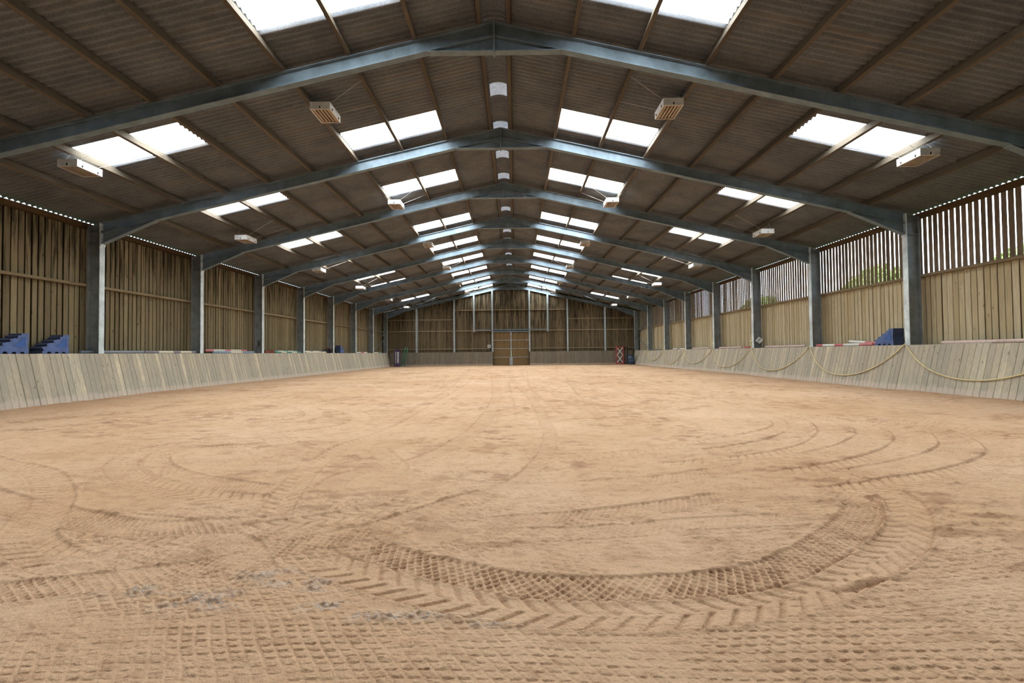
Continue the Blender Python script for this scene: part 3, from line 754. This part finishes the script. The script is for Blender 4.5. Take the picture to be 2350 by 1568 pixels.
# ------------------------------------------------------------------ things on the ledges
PAL = {'pink': (0.62, 0.22, 0.22), 'palepink': (0.66, 0.50, 0.44), 'white': (0.78, 0.76, 0.70), 'cream': (0.72, 0.66, 0.50), 'red': (0.60, 0.16, 0.17), 'blue': (0.28, 0.36, 0.48),
       'purple': (0.27, 0.24, 0.27), 'greyblue': (0.26, 0.28, 0.30), 'green': (0.14, 0.32, 0.26), 'grey': (0.40, 0.37, 0.33), 'wood': (0.42, 0.30, 0.18), 'slate': (0.14, 0.17, 0.20)}
PM = {k: plain('paint_' + k, c, 0.55, 0, 0.12, 14) for k, c in PAL.items()}
def pole(p0, p1, cols, label, fr_=None, r=0.048, group='painted jump poles on the ledges'):
    """cols = list of colour names, equal bands unless fr_ gives the band ends"""
    names = list(dict.fromkeys(cols)); mats = [PM[c] for c in names]
    n = len(cols); ends = [0] + (fr_ if fr_ else [(i + 1) / n for i in range(n)])
    p0, p1 = Vector(p0), Vector(p1); pts = []; rr = []; mis = []
    e = 0.012 / (p1 - p0).length
    pts.append(p0); rr.append(r * .8); pts.append(p0.lerp(p1, e)); rr.append(r); mis.append(names.index(cols[0]))
    for i in range(n):
        q = ends[i + 1] if i < n - 1 else 1 - e
        pts.append(p0.lerp(p1, q)); rr.append(r); mis.append(names.index(cols[i]))
    pts.append(p1); rr.append(r * .8); mis.append(names.index(cols[-1]))
    mb = MB(); mb.tube(pts, rr, 12, mis=mis)
    o = mb.build('jump_pole', mats, origin=p0)
    return tag(o, label, 'pole', group)
rp = 0.048; zl = ZK - 0.005 + rp
# left ledge
pole((-12.16, 13.72, zl), (-12.14, 15.2, zl), ['slate', 'wood', 'slate'], 'short dark pole on the left ledge just behind the nearest column')
pole((-12.05, 14.3, zl), (-12.05, 15.95, zl), ['greyblue'], 'weathered grey pole lying on the left ledge, nearest end by the first column')
pole((-12.15, 15.30, zl), (-12.16, 17.6, zl), ['blue', 'slate'], 'faded blue pole on the left ledge behind the grey one')
pole((-12.02, 15.95, zl), (-12.02, 18.50, zl), ['purple', 'cream', 'purple', 'cream', 'purple'], 'purple and cream banded pole on the left ledge', [.24, .52, .66, .90, 1])
pole((-12.15, 19.30, zl + .075), (-12.17, 22.3, zl + .075), ['pink', 'cream', 'pink', 'cream', 'pink'], 'pink and cream pole resting high on the left ledge', [.17, .43, .58, .84, 1])
for y in (19.7, 21.9):
    mb = MB(); mb.box(-12.26, -12.09, y, y + .12, ZK - .005, ZK + .068, tone=.2); tag(mb.build('timber_block', M['rail'], origin=(-12.17, y, ZK)), 'small timber block under the pink pole, %s end' % ('near' if y < 20 else 'far'), 'block')
pole((-11.99, 19.55, zl), (-11.99, 22.6, zl), ['blue', 'cream', 'blue'], 'blue and cream pole on the left ledge in front of the pink one', [.38, .68, 1])
M['trough'] = plain('brown_trough', (0.20, 0.065, 0.04), 0.6)
mb = MB()
mb.prism([(-12.24, ZK - .005), (-11.96, ZK - .005), (-11.93, ZK + .16), (-11.95, ZK + .16), (-11.975, ZK + .015), (-12.225, ZK + .015), (-12.25, ZK + .16), (-12.27, ZK + .16)], 'y', 23.55, 24.5)
for y in (23.55, 24.48): mb.prism([(-12.24, ZK), (-11.96, ZK), (-11.935, ZK + .15), (-12.265, ZK + .15)], 'y', y, y + .02)
tag(mb.build('feed_trough', M['trough'], origin=(-12.1, 24, ZK)), 'red brown plastic trough on the left ledge beside the green poles', 'trough')
pole((-12.14, 24.66, zl + .05), (-12.14, 27.4, zl + .05), ['green', 'cream', 'green', 'cream', 'green'], 'green and cream pole, the upper one of the pair on the left ledge')
for y in (25.0, 27.0):
    mb = MB(); mb.box(-12.22, -12.09, y, y + .1, ZK - .005, ZK + .043, tone=.2); tag(mb.build('timber_block', M['rail'], origin=(-12.15, y, ZK)), 'small timber block under the green pole, %s end' % ('near' if y < 26 else 'far'), 'block')
pole((-12.0, 24.66, zl), (-12.0, 27.65, zl), ['green', 'cream', 'green', 'cream', 'green'], 'green and cream pole, the lower front one of the pair on the left ledge')
pole((-12.14, 28.2, zl + .055), (-12.14, 30.9, zl + .055), ['cream', 'purple', 'cream', 'purple'], 'cream and purple pole, upper one in the fifth left bay', [.35, .52, .85, 1])
for y in (28.6, 30.4):
    mb = MB(); mb.box(-12.22, -12.09, y, y + .1, ZK - .005, ZK + .048, tone=.2); tag(mb.build('timber_block', M['rail'], origin=(-12.15, y, ZK)), 'small timber block under the cream pole, %s end' % ('near' if y < 29 else 'far'), 'block')
pole((-12.0, 28.3, zl), (-12.0, 31.3, zl), ['cream'], 'plain cream pole at the front of the fifth left bay ledge')
# black kit at the end of that ledge
t = thing('black_canister', (-12.1, 31.55, ZK - .005), 'small black canister lying on the left ledge behind the cream poles', 'canister')
mb = MB(); mb.tube([(-12.12, 31.42, ZK + .11), (-12.12, 31.9, ZK + .11)], .115, 14); mb.build('canister_body', M['black'], t)
mb = MB(); mb.tube([(-12.12, 31.41, ZK + .11), (-12.12, 31.36, ZK + .11)], .06, 12); mb.build('canister_cap', PM['grey'], t)
t = thing('storage_crate', (-12.1, 32.1, ZK - .005), 'dark crate with a red rim on the left ledge beside a column', 'crate')
mb = MB(); mb.box(-12.25, -11.96, 31.95, 32.27, ZK - .005, ZK + .27); mb.build('crate_body', M['black'], t, bevel=.01)
mb = MB(); mb.box(-12.26, -11.95, 31.94, 32.28, ZK + .27, ZK + .30); mb.build('crate_rim', plain('red_rim', (.35, .08, .08)), t)
pole((-12.05, 37.6, zl), (-12.05, 40.2, zl), ['white', 'red', 'white'], 'white pole with a red band on the left ledge, seventh bay')
pole((-12.05, 42.2, zl), (-12.05, 44.6, zl), ['cream', 'green'], 'cream and green pole on the left ledge in the last bay')
# right ledge
pole((12.04, 10.2, zl), (12.04, 13.15, zl + 0.0), ['palepink'], 'pale pink pole on the right ledge nearest the camera')
pole((12.17, 9.95, zl), (12.17, 12.7, zl), ['grey'], 'grey pole behind the pale pink one on the right ledge')
mb = MB(); mb.box(11.94, 11.985, 11.7, 13.0, ZK - .004, ZK + .022, tone=.4); tag(mb.build('timber_plank', M['kick'], origin=(11.96, 11.7, ZK)), 'thin grey plank in front of the pale pink pole', 'plank')
pole((12.03, 15.68, zl), (12.03, 18.58, zl), ['pink', 'white', 'red', 'white', 'red'], 'red and white pole lying in front on the right ledge', [.2, .47, .63, .86, 1])
pole((12.18, 15.54, zl + .02), (12.18, 16.98, zl + .12), ['pink', 'white'], 'pink and white pole tilted up behind the red and white one', [.45, 1])
mb = MB(); mb.box(12.11, 12.22, 16.7, 16.82, ZK - .005, ZK + .104, tone=.4); tag(mb.build('timber_block', M['rail'], origin=(12.16, 16.7, ZK)), 'timber block holding up the tilted pink and white pole', 'block')
pole((12.05, 19.35, zl), (12.05, 22.4, zl), ['palepink'], 'pale pink pole on the right ledge, third bay')
pole((12.05, 24.75, zl), (12.05, 27.45, zl), ['palepink'], 'pale pink pole on the right ledge, fourth bay')
pole((12.18, 24.15, zl), (12.14, 24.66, zl), ['trough'] if False else ['red'], 'short red pole stub beside the fourth bay pink pole', r=.045)
pole((12.05, 28.9, zl), (12.05, 31.5, zl), ['palepink'], 'pale pink pole on the right ledge, fifth bay')
pole((12.05, 33.0, zl), (12.05, 35.7, zl), ['white', 'purple', 'white', 'purple'], 'white pole with purple bands on the right ledge', [.35, .55, .88, 1])
t_ = MB(); t_.box(11.80, 12.05, 37.9, 41.2, ZK + .002, ZK + .045, tone=.2)
tag(t_.build('slate_board', PM['slate'], origin=(11.9, 37.9, ZK)), 'dark grey board laid over the right kickboard top', 'board')

# stepped plastic jump blocks
M['bluep'] = plain('blue_plastic', (0.085, 0.135, 0.30), 0.45, 0, 0.25, 5, 0.4)
M['blued'] = plain('blue_plastic_recess', (0.04, 0.12, 0.36), 0.5, 0, 0.15, 5, 0.4)
M['shaded_end'] = plain('blue_plastic_shade', (0.05, 0.068, 0.125), 0.5, 0, 0.25, 5, 0.4)  # same blue plastic, shade of step and end faces painted in
def arc(cx, cy, r, a0, a1, n=8):
    return [(cx + r * math.cos(math.radians(a0 + (a1 - a0) * i / n)), cy + r * math.sin(math.radians(a0 + (a1 - a0) * i / n))) for i in range(n + 1)]
def jump_block(x, y, sg_step, label, thick=.36, sc=1.0):
    """profile in (s,z): tall end at s=.76, steps falling to s=0"""
    t = thing('jump_block', (x, y, ZK - .005), label, 'jump block', 'blue stepped jump blocks on the ledges')
    H = .52
    P = [(0.0, 0.03), (0.02, 0.0), (.12, 0.0)] + arc(.19, 0.0, .062, 180, 0) + arc(.40, 0.0, .055, 180, 0) + arc(.60, 0.0, .055, 180, 0) + [(.745, 0), (.76, .03)]
    P += [(.75, .15), (.735, .25), (.755, .37), (.76, H), (.58, H - .01)]
    P += [(.565, .46)] + [(.42, .45), (.41, .475)]  # step lips
    P = P[:-2]
    P += arc(.52, .425, .035, 60, 270, 5) + [(.46, .392), (.40, .385)] + arc(.34, .335, .035, 60, 270, 5) + [(.28, .292), (.22, .285)] + arc(.16, .235, .035, 60, 270, 5) + [(.10, .195), (.02, .185), (0.0, .17)] + arc(0.0, .10, .04, 90, -90, 5)
    pts = [((q[0] * sg_step) * sc, q[1] * sc) for q in P]
    if sg_step < 0: pts = pts[::-1]
    mb = MB(); x0, x1 = -thick / 2, thick / 2
    n = len(pts); vs = [(x0, a, b) for a, b in pts] + [(x1, a, b) for a, b in pts]
    mb.add(vs, [tuple(range(n - 1, -1, -1)), tuple(range(n, 2 * n))], mi=0)
    mb.add(vs, [(i, (i + 1) % n, n + (i + 1) % n, n + i) for i in range(n)], mi=1)
    o = mb.build('block_body', [M['bluep'], M['shaded_end']], t)
    o.location = (0, 0, 0); 
    for side_ in (-1, 1):                        # raised-edge recess shaped like a pointed leaf
        q = [(.36, .20), (.50, .28), (.58, .36)] + arc(.625, .37, .045, 150, 0, 5) + [(.655, .30), (.675, .22), (.66, .175), (.55, .165)]
        q = [((a * sg_step) * sc, b * sc) for a, b in q]
        m2 = MB(); xa = side_ * (thick / 2 + .002)
        m2.prism(q, 'x', min(xa, xa - side_ * .01), max(xa, xa - side_ * .01)); r_ = m2.build('side_recess', M['blued'], t); r_.location = (0, 0, 0)
        m3 = MB()
        for i in range(len(q)):
            a, b = q[i], q[(i + 1) % len(q)]
            m3.beam((xa, a[0], a[1]), (xa, b[0], b[1]), .012, .014, up=(1, 0, 0))
        r2 = m3.build('recess_rim', M['bluep'], t); r2.location = (0, 0, 0)
    return t
jump_block(-12.12, 12.42, 1, 'blue stepped jump block on the left ledge, fully in view', .33)
jump_block(-12.12, 11.32, 1, 'blue stepped jump block at the left edge of the picture', .33)
jump_block(-12.12, 34.6, -1, 'blue jump block on the left ledge far up, shaded end facing', .33, 1.05)
jump_block(12.12, 15.50, -1, 'blue stepped jump block on the right ledge beside the near column', .33, 1.0)

# ------------------------------------------------------------------ yellow hose draped along the right kickboard
M['hose'] = plain('yellow_hose', (0.74, 0.62, 0.32), 0.45, 0, 0.12, 6, 0.4)
SAG = {-3: .4, -2: .4, -1: .4, 0: .40, 1: .31, 2: .31, 3: .32, 4: .42, 5: .27, 6: .43}
def kx(z): return 11.860 - .335 * (ZK - z) / ZK
pts = []
for k in range(-1, 7):
    y0, y1 = fr(k), fr(k + 1); zs = SAG[k]; 
    for i in range(24):
        s = i / 24; d = (2 * s - 1)
        sh = 0.04 if k > 0 else 0.02
        c = (math.cosh(1.9 * d) - 1) / (math.cosh(1.9) - 1)
        z = zs + (ZK + .035 - zs) * c
        yy_ = y0 + (y1 - y0) * (s + sh * math.sin(math.pi * s))
        x = kx(min(z, ZK)) - 0.024 - (0.012 if z > ZK - .03 else 0)
        pts.append((x, yy_, z))
pts.append((kx(ZK) - .03, fr(7), ZK + .035)); 
for i in range(5): pts.append((kx(ZK) - .03, fr(7) + .04 + .03 * i, ZK + .035 - .12 * i if i < 4 else ZK - .4))
pts = [(min(p[0], kx(min(p[2], ZK)) - .022), p[1], p[2]) for p in pts]
mb = MB(); mb.tube(pts, 0.0155, 8)
tag(mb.build('garden_hose', M['hose'], origin=(11.85, 15, 1)), 'yellow hose draped in loops along the right kickboard', 'hose')
for k, lab in ((3, 'straw coloured rope bundle hanging behind the third right column'), (4, 'straw coloured rope bundle hanging behind the fourth right column')):
    t = thing('rope_bundle', (11.98, fr(k) + .35, ZK - .005), lab, 'rope')
    mb = MB(); y = fr(k) + .35
    for j in range(4):
        q = [(12.0 + .03 * j, y + .06 * math.sin(a) * (1 + .2 * j), ZK + .30 + .26 * math.cos(a) - .02 * j) for a in [i * math.pi / 8 for i in range(17)]]
        mb.tube(q, .02, 6, caps=False)
    mb.build('coils', M['hose'], t)
    mb = MB(); mb.tube([(12.04, y - .08, ZK + .32), (12.04, y + .08, ZK + .34)], .07, 8); mb.build('knot', M['hose'], t)
    mb = MB(); mb.tube([(12.04, y, ZK + .52), (12.04, y, ZK + .68)], [.03, .055], 8); mb.build('rope_top', M['hose'], t)
    mb = MB(); mb.tube([(12.04, y, ZK + .66), (12.15, y, ZK + .66), (12.2, fr(k) + .02, ZK + .66)], .01, 6); mb.build('tie', M['hose'], t)

# ------------------------------------------------------------------ lettered boards
M['signwhite'] = plain('sign_white', (0.66, 0.68, 0.64), 0.5, 0, 0.08)
M['signgrey'] = plain('sign_grey', (0.16, 0.17, 0.16), 0.5, 0, 0.15)
M['signdark'] = plain('sign_dark', (0.02, 0.02, 0.02), 0.5, 0, 0.1)
STROKE = {'A': [((0, 0), (.35, 1)), ((.35, 1), (.7, 0)), ((.14, .36), (.56, .36))],
          'E': [((.08, 0), (.08, 1)), ((0, .94), (.62, .94)), ((0, .5), (.54, .5)), ((0, .06), (.62, .06))],
          'B': [((.08, 0), (.08, 1))] + [(a, b) for c in (.745, .255) for a, b in zip(arc(.34, c, .225, 90, -90, 8)[:-1], arc(.34, c, .225, 90, -90, 8)[1:])] + [((.08, .97), (.34, .97)), ((.08, .5), (.36, .5)), ((.08, .03), (.34, .03))]}
def letter(ch, h, w_):
    mb = MB()
    for a, b in STROKE[ch]:
        mb.beam(((a[0] - .35) * h, 0, (a[1] - .5) * h), ((b[0] - .35) * h, 0, (b[1] - .5) * h), .006, w_, up=(0, 0, 1) if abs(a[0] - b[0]) > 1e-4 else (1, 0, 0)) if abs(a[0] - b[0]) > 1e-4 else mb.box((a[0] - .35) * h - w_ / 2, (a[0] - .35) * h + w_ / 2, -.003, .003, (min(a[1], b[1]) - .5) * h, (max(a[1], b[1]) - .5) * h)
    return mb
t = thing('letter_sign', (-2.10, yf - .115, 1.85), 'small white board with a black letter A left of the far door', 'sign')
mb = MB(); mb.box(-.14, .14, -.012, 0, -.14, .14); o = mb.build('sign_plate', M['signwhite'], t); o.location = (0, 0, 0)
o = letter('A', .19, .04).build('letter', M['signdark'], t); o.location = (0, -.016, 0)
t = thing('letter_sign', (-12.075, fr(3) - .012, 1.80), 'dim grey board with a letter B on the third left column', 'sign')
mb = MB(); mb.prism([(-.16, -.16), (.14, -.16), (.12, .16), (-.10, .16)], 'y', -.012, 0); o = mb.build('sign_plate', M['signgrey'], t); o.location = (0, 0, 0)
for sx in (-1, 1):
    mb = MB(); mb.beam((sx * .13 - .01, -.016, -.13), (sx * .10 - .005, -.016, .05), .006, .02, up=(1, 0, 0)); o = mb.build('pale_edge', PM['grey'], t); o.location = (0, 0, 0)
o = letter('B', .20, .035).build('letter', M['signdark'], t); o.location = (-.01, -.016, -.02)
t = thing('letter_sign', (12.16, fr(3) - .10, 1.68), 'white board with a letter E tilted on the third right column', 'sign')
mb = MB(); mb.box(-.12, .12, -.01, 0, -.13, .13); o1 = mb.build('sign_plate', M['signwhite'], t); o1.location = (0, 0, 0)
o2 = letter('E', .17, .03).build('letter', M['signgrey'], t); o2.location = (.02, -.014, 0)
mb = MB(); mb.tube([(0, 0, 0), (0, .09, 0)], .008, 6); o3 = mb.build('bracket', M['bolt'], t); o3.location = (0, 0, 0)
t.rotation_euler = (math.radians(-20), math.radians(38), math.radians(-30))
# switch box and bird holes by the door
mb = MB(); mb.box(-1.98, -1.86, yf - .24, yf - .10, 1.45, 1.66); tag(mb.build('switch_box', M['black'], origin=(-1.92, yf - .1, 1.55)), 'black box low on the far wall beside the left door post', 'box')

# ------------------------------------------------------------------ far corner equipment
M['purple'] = plain('purple_paint', (0.06, 0.03, 0.13), 0.5); M['gpole'] = plain('green_paint', (0.02, 0.20, 0.11), 0.45, 0, .15)
M['redp'] = plain('red_paint', (0.50, 0.035, 0.045), 0.5, 0, .15); M['offw'] = plain('off_white', (0.50, 0.54, 0.46), 0.6)
M['drum'] = plain('blue_drum', (0.045, 0.075, 0.12), 0.45, 0, .25, 3, .4)
def wing(x, y, w_, h, post, name, label, infill, cross=False, group=None, fl=.28):
    t = thing(name, (x, y, 0), label, 'jump stand', group)
    for sx in (-1, 1):
        mb = MB(); mb.box(sx * w_ / 2 - .035, sx * w_ / 2 + .035, -.03, .03, 0.0, h); mb.prism([(sx * w_ / 2 - .035, h), (sx * w_ / 2 + .035, h), (sx * w_ / 2, h + .04)], 'y', -.03, .03)
        o = mb.build('upright', post, t); o.location = (0, 0, 0)
        mb = MB(); mb.box(sx * w_ / 2 - .04, sx * w_ / 2 + .04, -fl, fl, 0.0, .06); o = mb.build('foot', post, t); o.location = (0, 0, 0)
    for z in (.14, h - .12):
        mb = MB(); mb.box(-w_ / 2, w_ / 2, -.02, .02, z - .035, z + .035); o = mb.build('cross_rail', post, t); o.location = (0, 0, 0)
    if cross:
        for z0, z1 in ((.2, .9), (.92, 1.58)):
            for sgn in (-1, 1):
                mb = MB(); mb.beam((-sgn * (w_ / 2 - .05), -.03 * sgn - .03, z0), (sgn * (w_ / 2 - .05), -.03 * sgn - .03, z1), .02, .085, up=(0, 1, 0.001) if False else (0, 0, 1)); o = mb.build('diagonal_slat', infill, t); o.location = (0, 0, 0)
    elif infill:
        mb = MB(); mb.prism([(-w_ / 2 + .05, .45), (-.02, .3), (w_ / 2 - .06, .45), (w_ / 2 - .05, h - .18), (-w_ / 2 + .05, h - .18)], 'y', -.045, -.022); o = mb.build('infill_panel', infill, t); o.location = (0, 0, 0)
    return t
yb = YE - 1.25
wing(10.22, yb, .62, 1.70, M['redp'], 'jump_stand', 'red jump stand with two white crosses near the right far corner', M['offw'], cross=True)
wing(-10.78, yb, .30, 1.62, M['purple'], 'jump_stand', 'narrow dark purple jump stand nearest the left far corner', PM['grey'], fl=.12)
wing(-10.50, yb - .42, .25, 1.58, M['purple'], 'jump_stand', 'purple jump stand with a pale green white panel at the left corner', M['offw'], fl=.14)
t = wing(10.87, yb + .28, .26, 1.68, M['black'], 'jump_stand', 'black slatted jump stand between the red stand and the drum', None, fl=.14)
for p0, p1, lab in (((-10.27, yb - .25, 0.045), (-10.02, yb + .33, 1.80), 'green pole leaning most steeply sideways on the far kickboard'), ((-9.98, yb - .25, 0.045), (-9.80, yb + .33, 1.80), 'green pole leaning on the far kickboard, the more upright one')):
    mb = MB(); mb.tube([p0, Vector(p0).lerp(Vector(p1), .95), p1], .045, 10, mis=[0, 1]); tag(mb.build('leaning_pole', [M['gpole'], plain('green_tip', (.10, .35, .25))], origin=p0), lab, 'pole')
t = thing('plastic_drum', (11.20, yb - .30, 0), 'dark blue plastic drum in the right far corner', 'drum')
mb = MB(); R_ = .30; prof = [(0.0, R_ - .02), (.03, R_), (.27, R_), (.285, R_ + .014), (.30, R_), (.56, R_), (.575, R_ + .014), (.59, R_), (.80, R_), (.83, R_ - .02), (.85, R_ - .02)]
mb.tube([(11.20, yb - .30, z) for z, r in prof], [r for z, r in prof], 28); mb.build('drum_body', M['drum'], t)
mb = MB(); mb.tube([(11.20, yb - .30, .835), (11.20, yb - .30, .875)], R_ + .008, 28); mb.build('drum_rim', M['black'], t)

# ------------------------------------------------------------------ trees beyond the right wall
M['leaf'] = plain('leaves', (0.42, 0.52, 0.16), 0.7, 0, .4, 2); M['bark'] = plain('bark', (0.10, 0.08, 0.05), 0.9)
for i, (x, y, h, r_, lab) in enumerate([(18.5, 9, 5.2, 1.8, 'leafy tree outside, seen through the nearest right slats'), (19.5, 17.5, 5.2, 1.6, 'leafy tree outside, seen through the second bay of right slats'), (21, 27, 6.0, 1.9, 'leafy tree outside, seen through the middle right slats'), (20, 38, 5.6, 1.8, 'leafy tree outside, seen through the far right slats')]):
    t = thing('tree', (x, y, -.2), lab, 'tree')
    mb = MB(); mb.tube([(x, y, -.2), (x + .1, y, h * .4), (x, y + .1, h * .75)], [.22, .16, .08], 8); mb.build('trunk', M['bark'], t)
    mb = MB(); rs = random.Random(i)
    for k in range(2600):
        u_, v_ = rs.uniform(-1, 1), rs.uniform(0, 6.283); rad = rs.uniform(.45, 1) ** .5 * r_
        c = Vector((x + rad * math.sqrt(1 - u_ * u_) * math.cos(v_), y + rad * math.sqrt(1 - u_ * u_) * math.sin(v_) * 1.3, h * .62 + rad * u_ * 1.15))
        a = Vector((rs.uniform(-1, 1), rs.uniform(-1, 1), rs.uniform(-1, 1))).normalized() * .16; b = a.cross(Vector((rs.uniform(-1, 1), rs.uniform(-1, 1), 1))).normalized() * .11
        mb.add([c - a, c - b, c + a, c + b], [(0, 1, 2, 3)])
    mb.build('crown', M['leaf'], t)
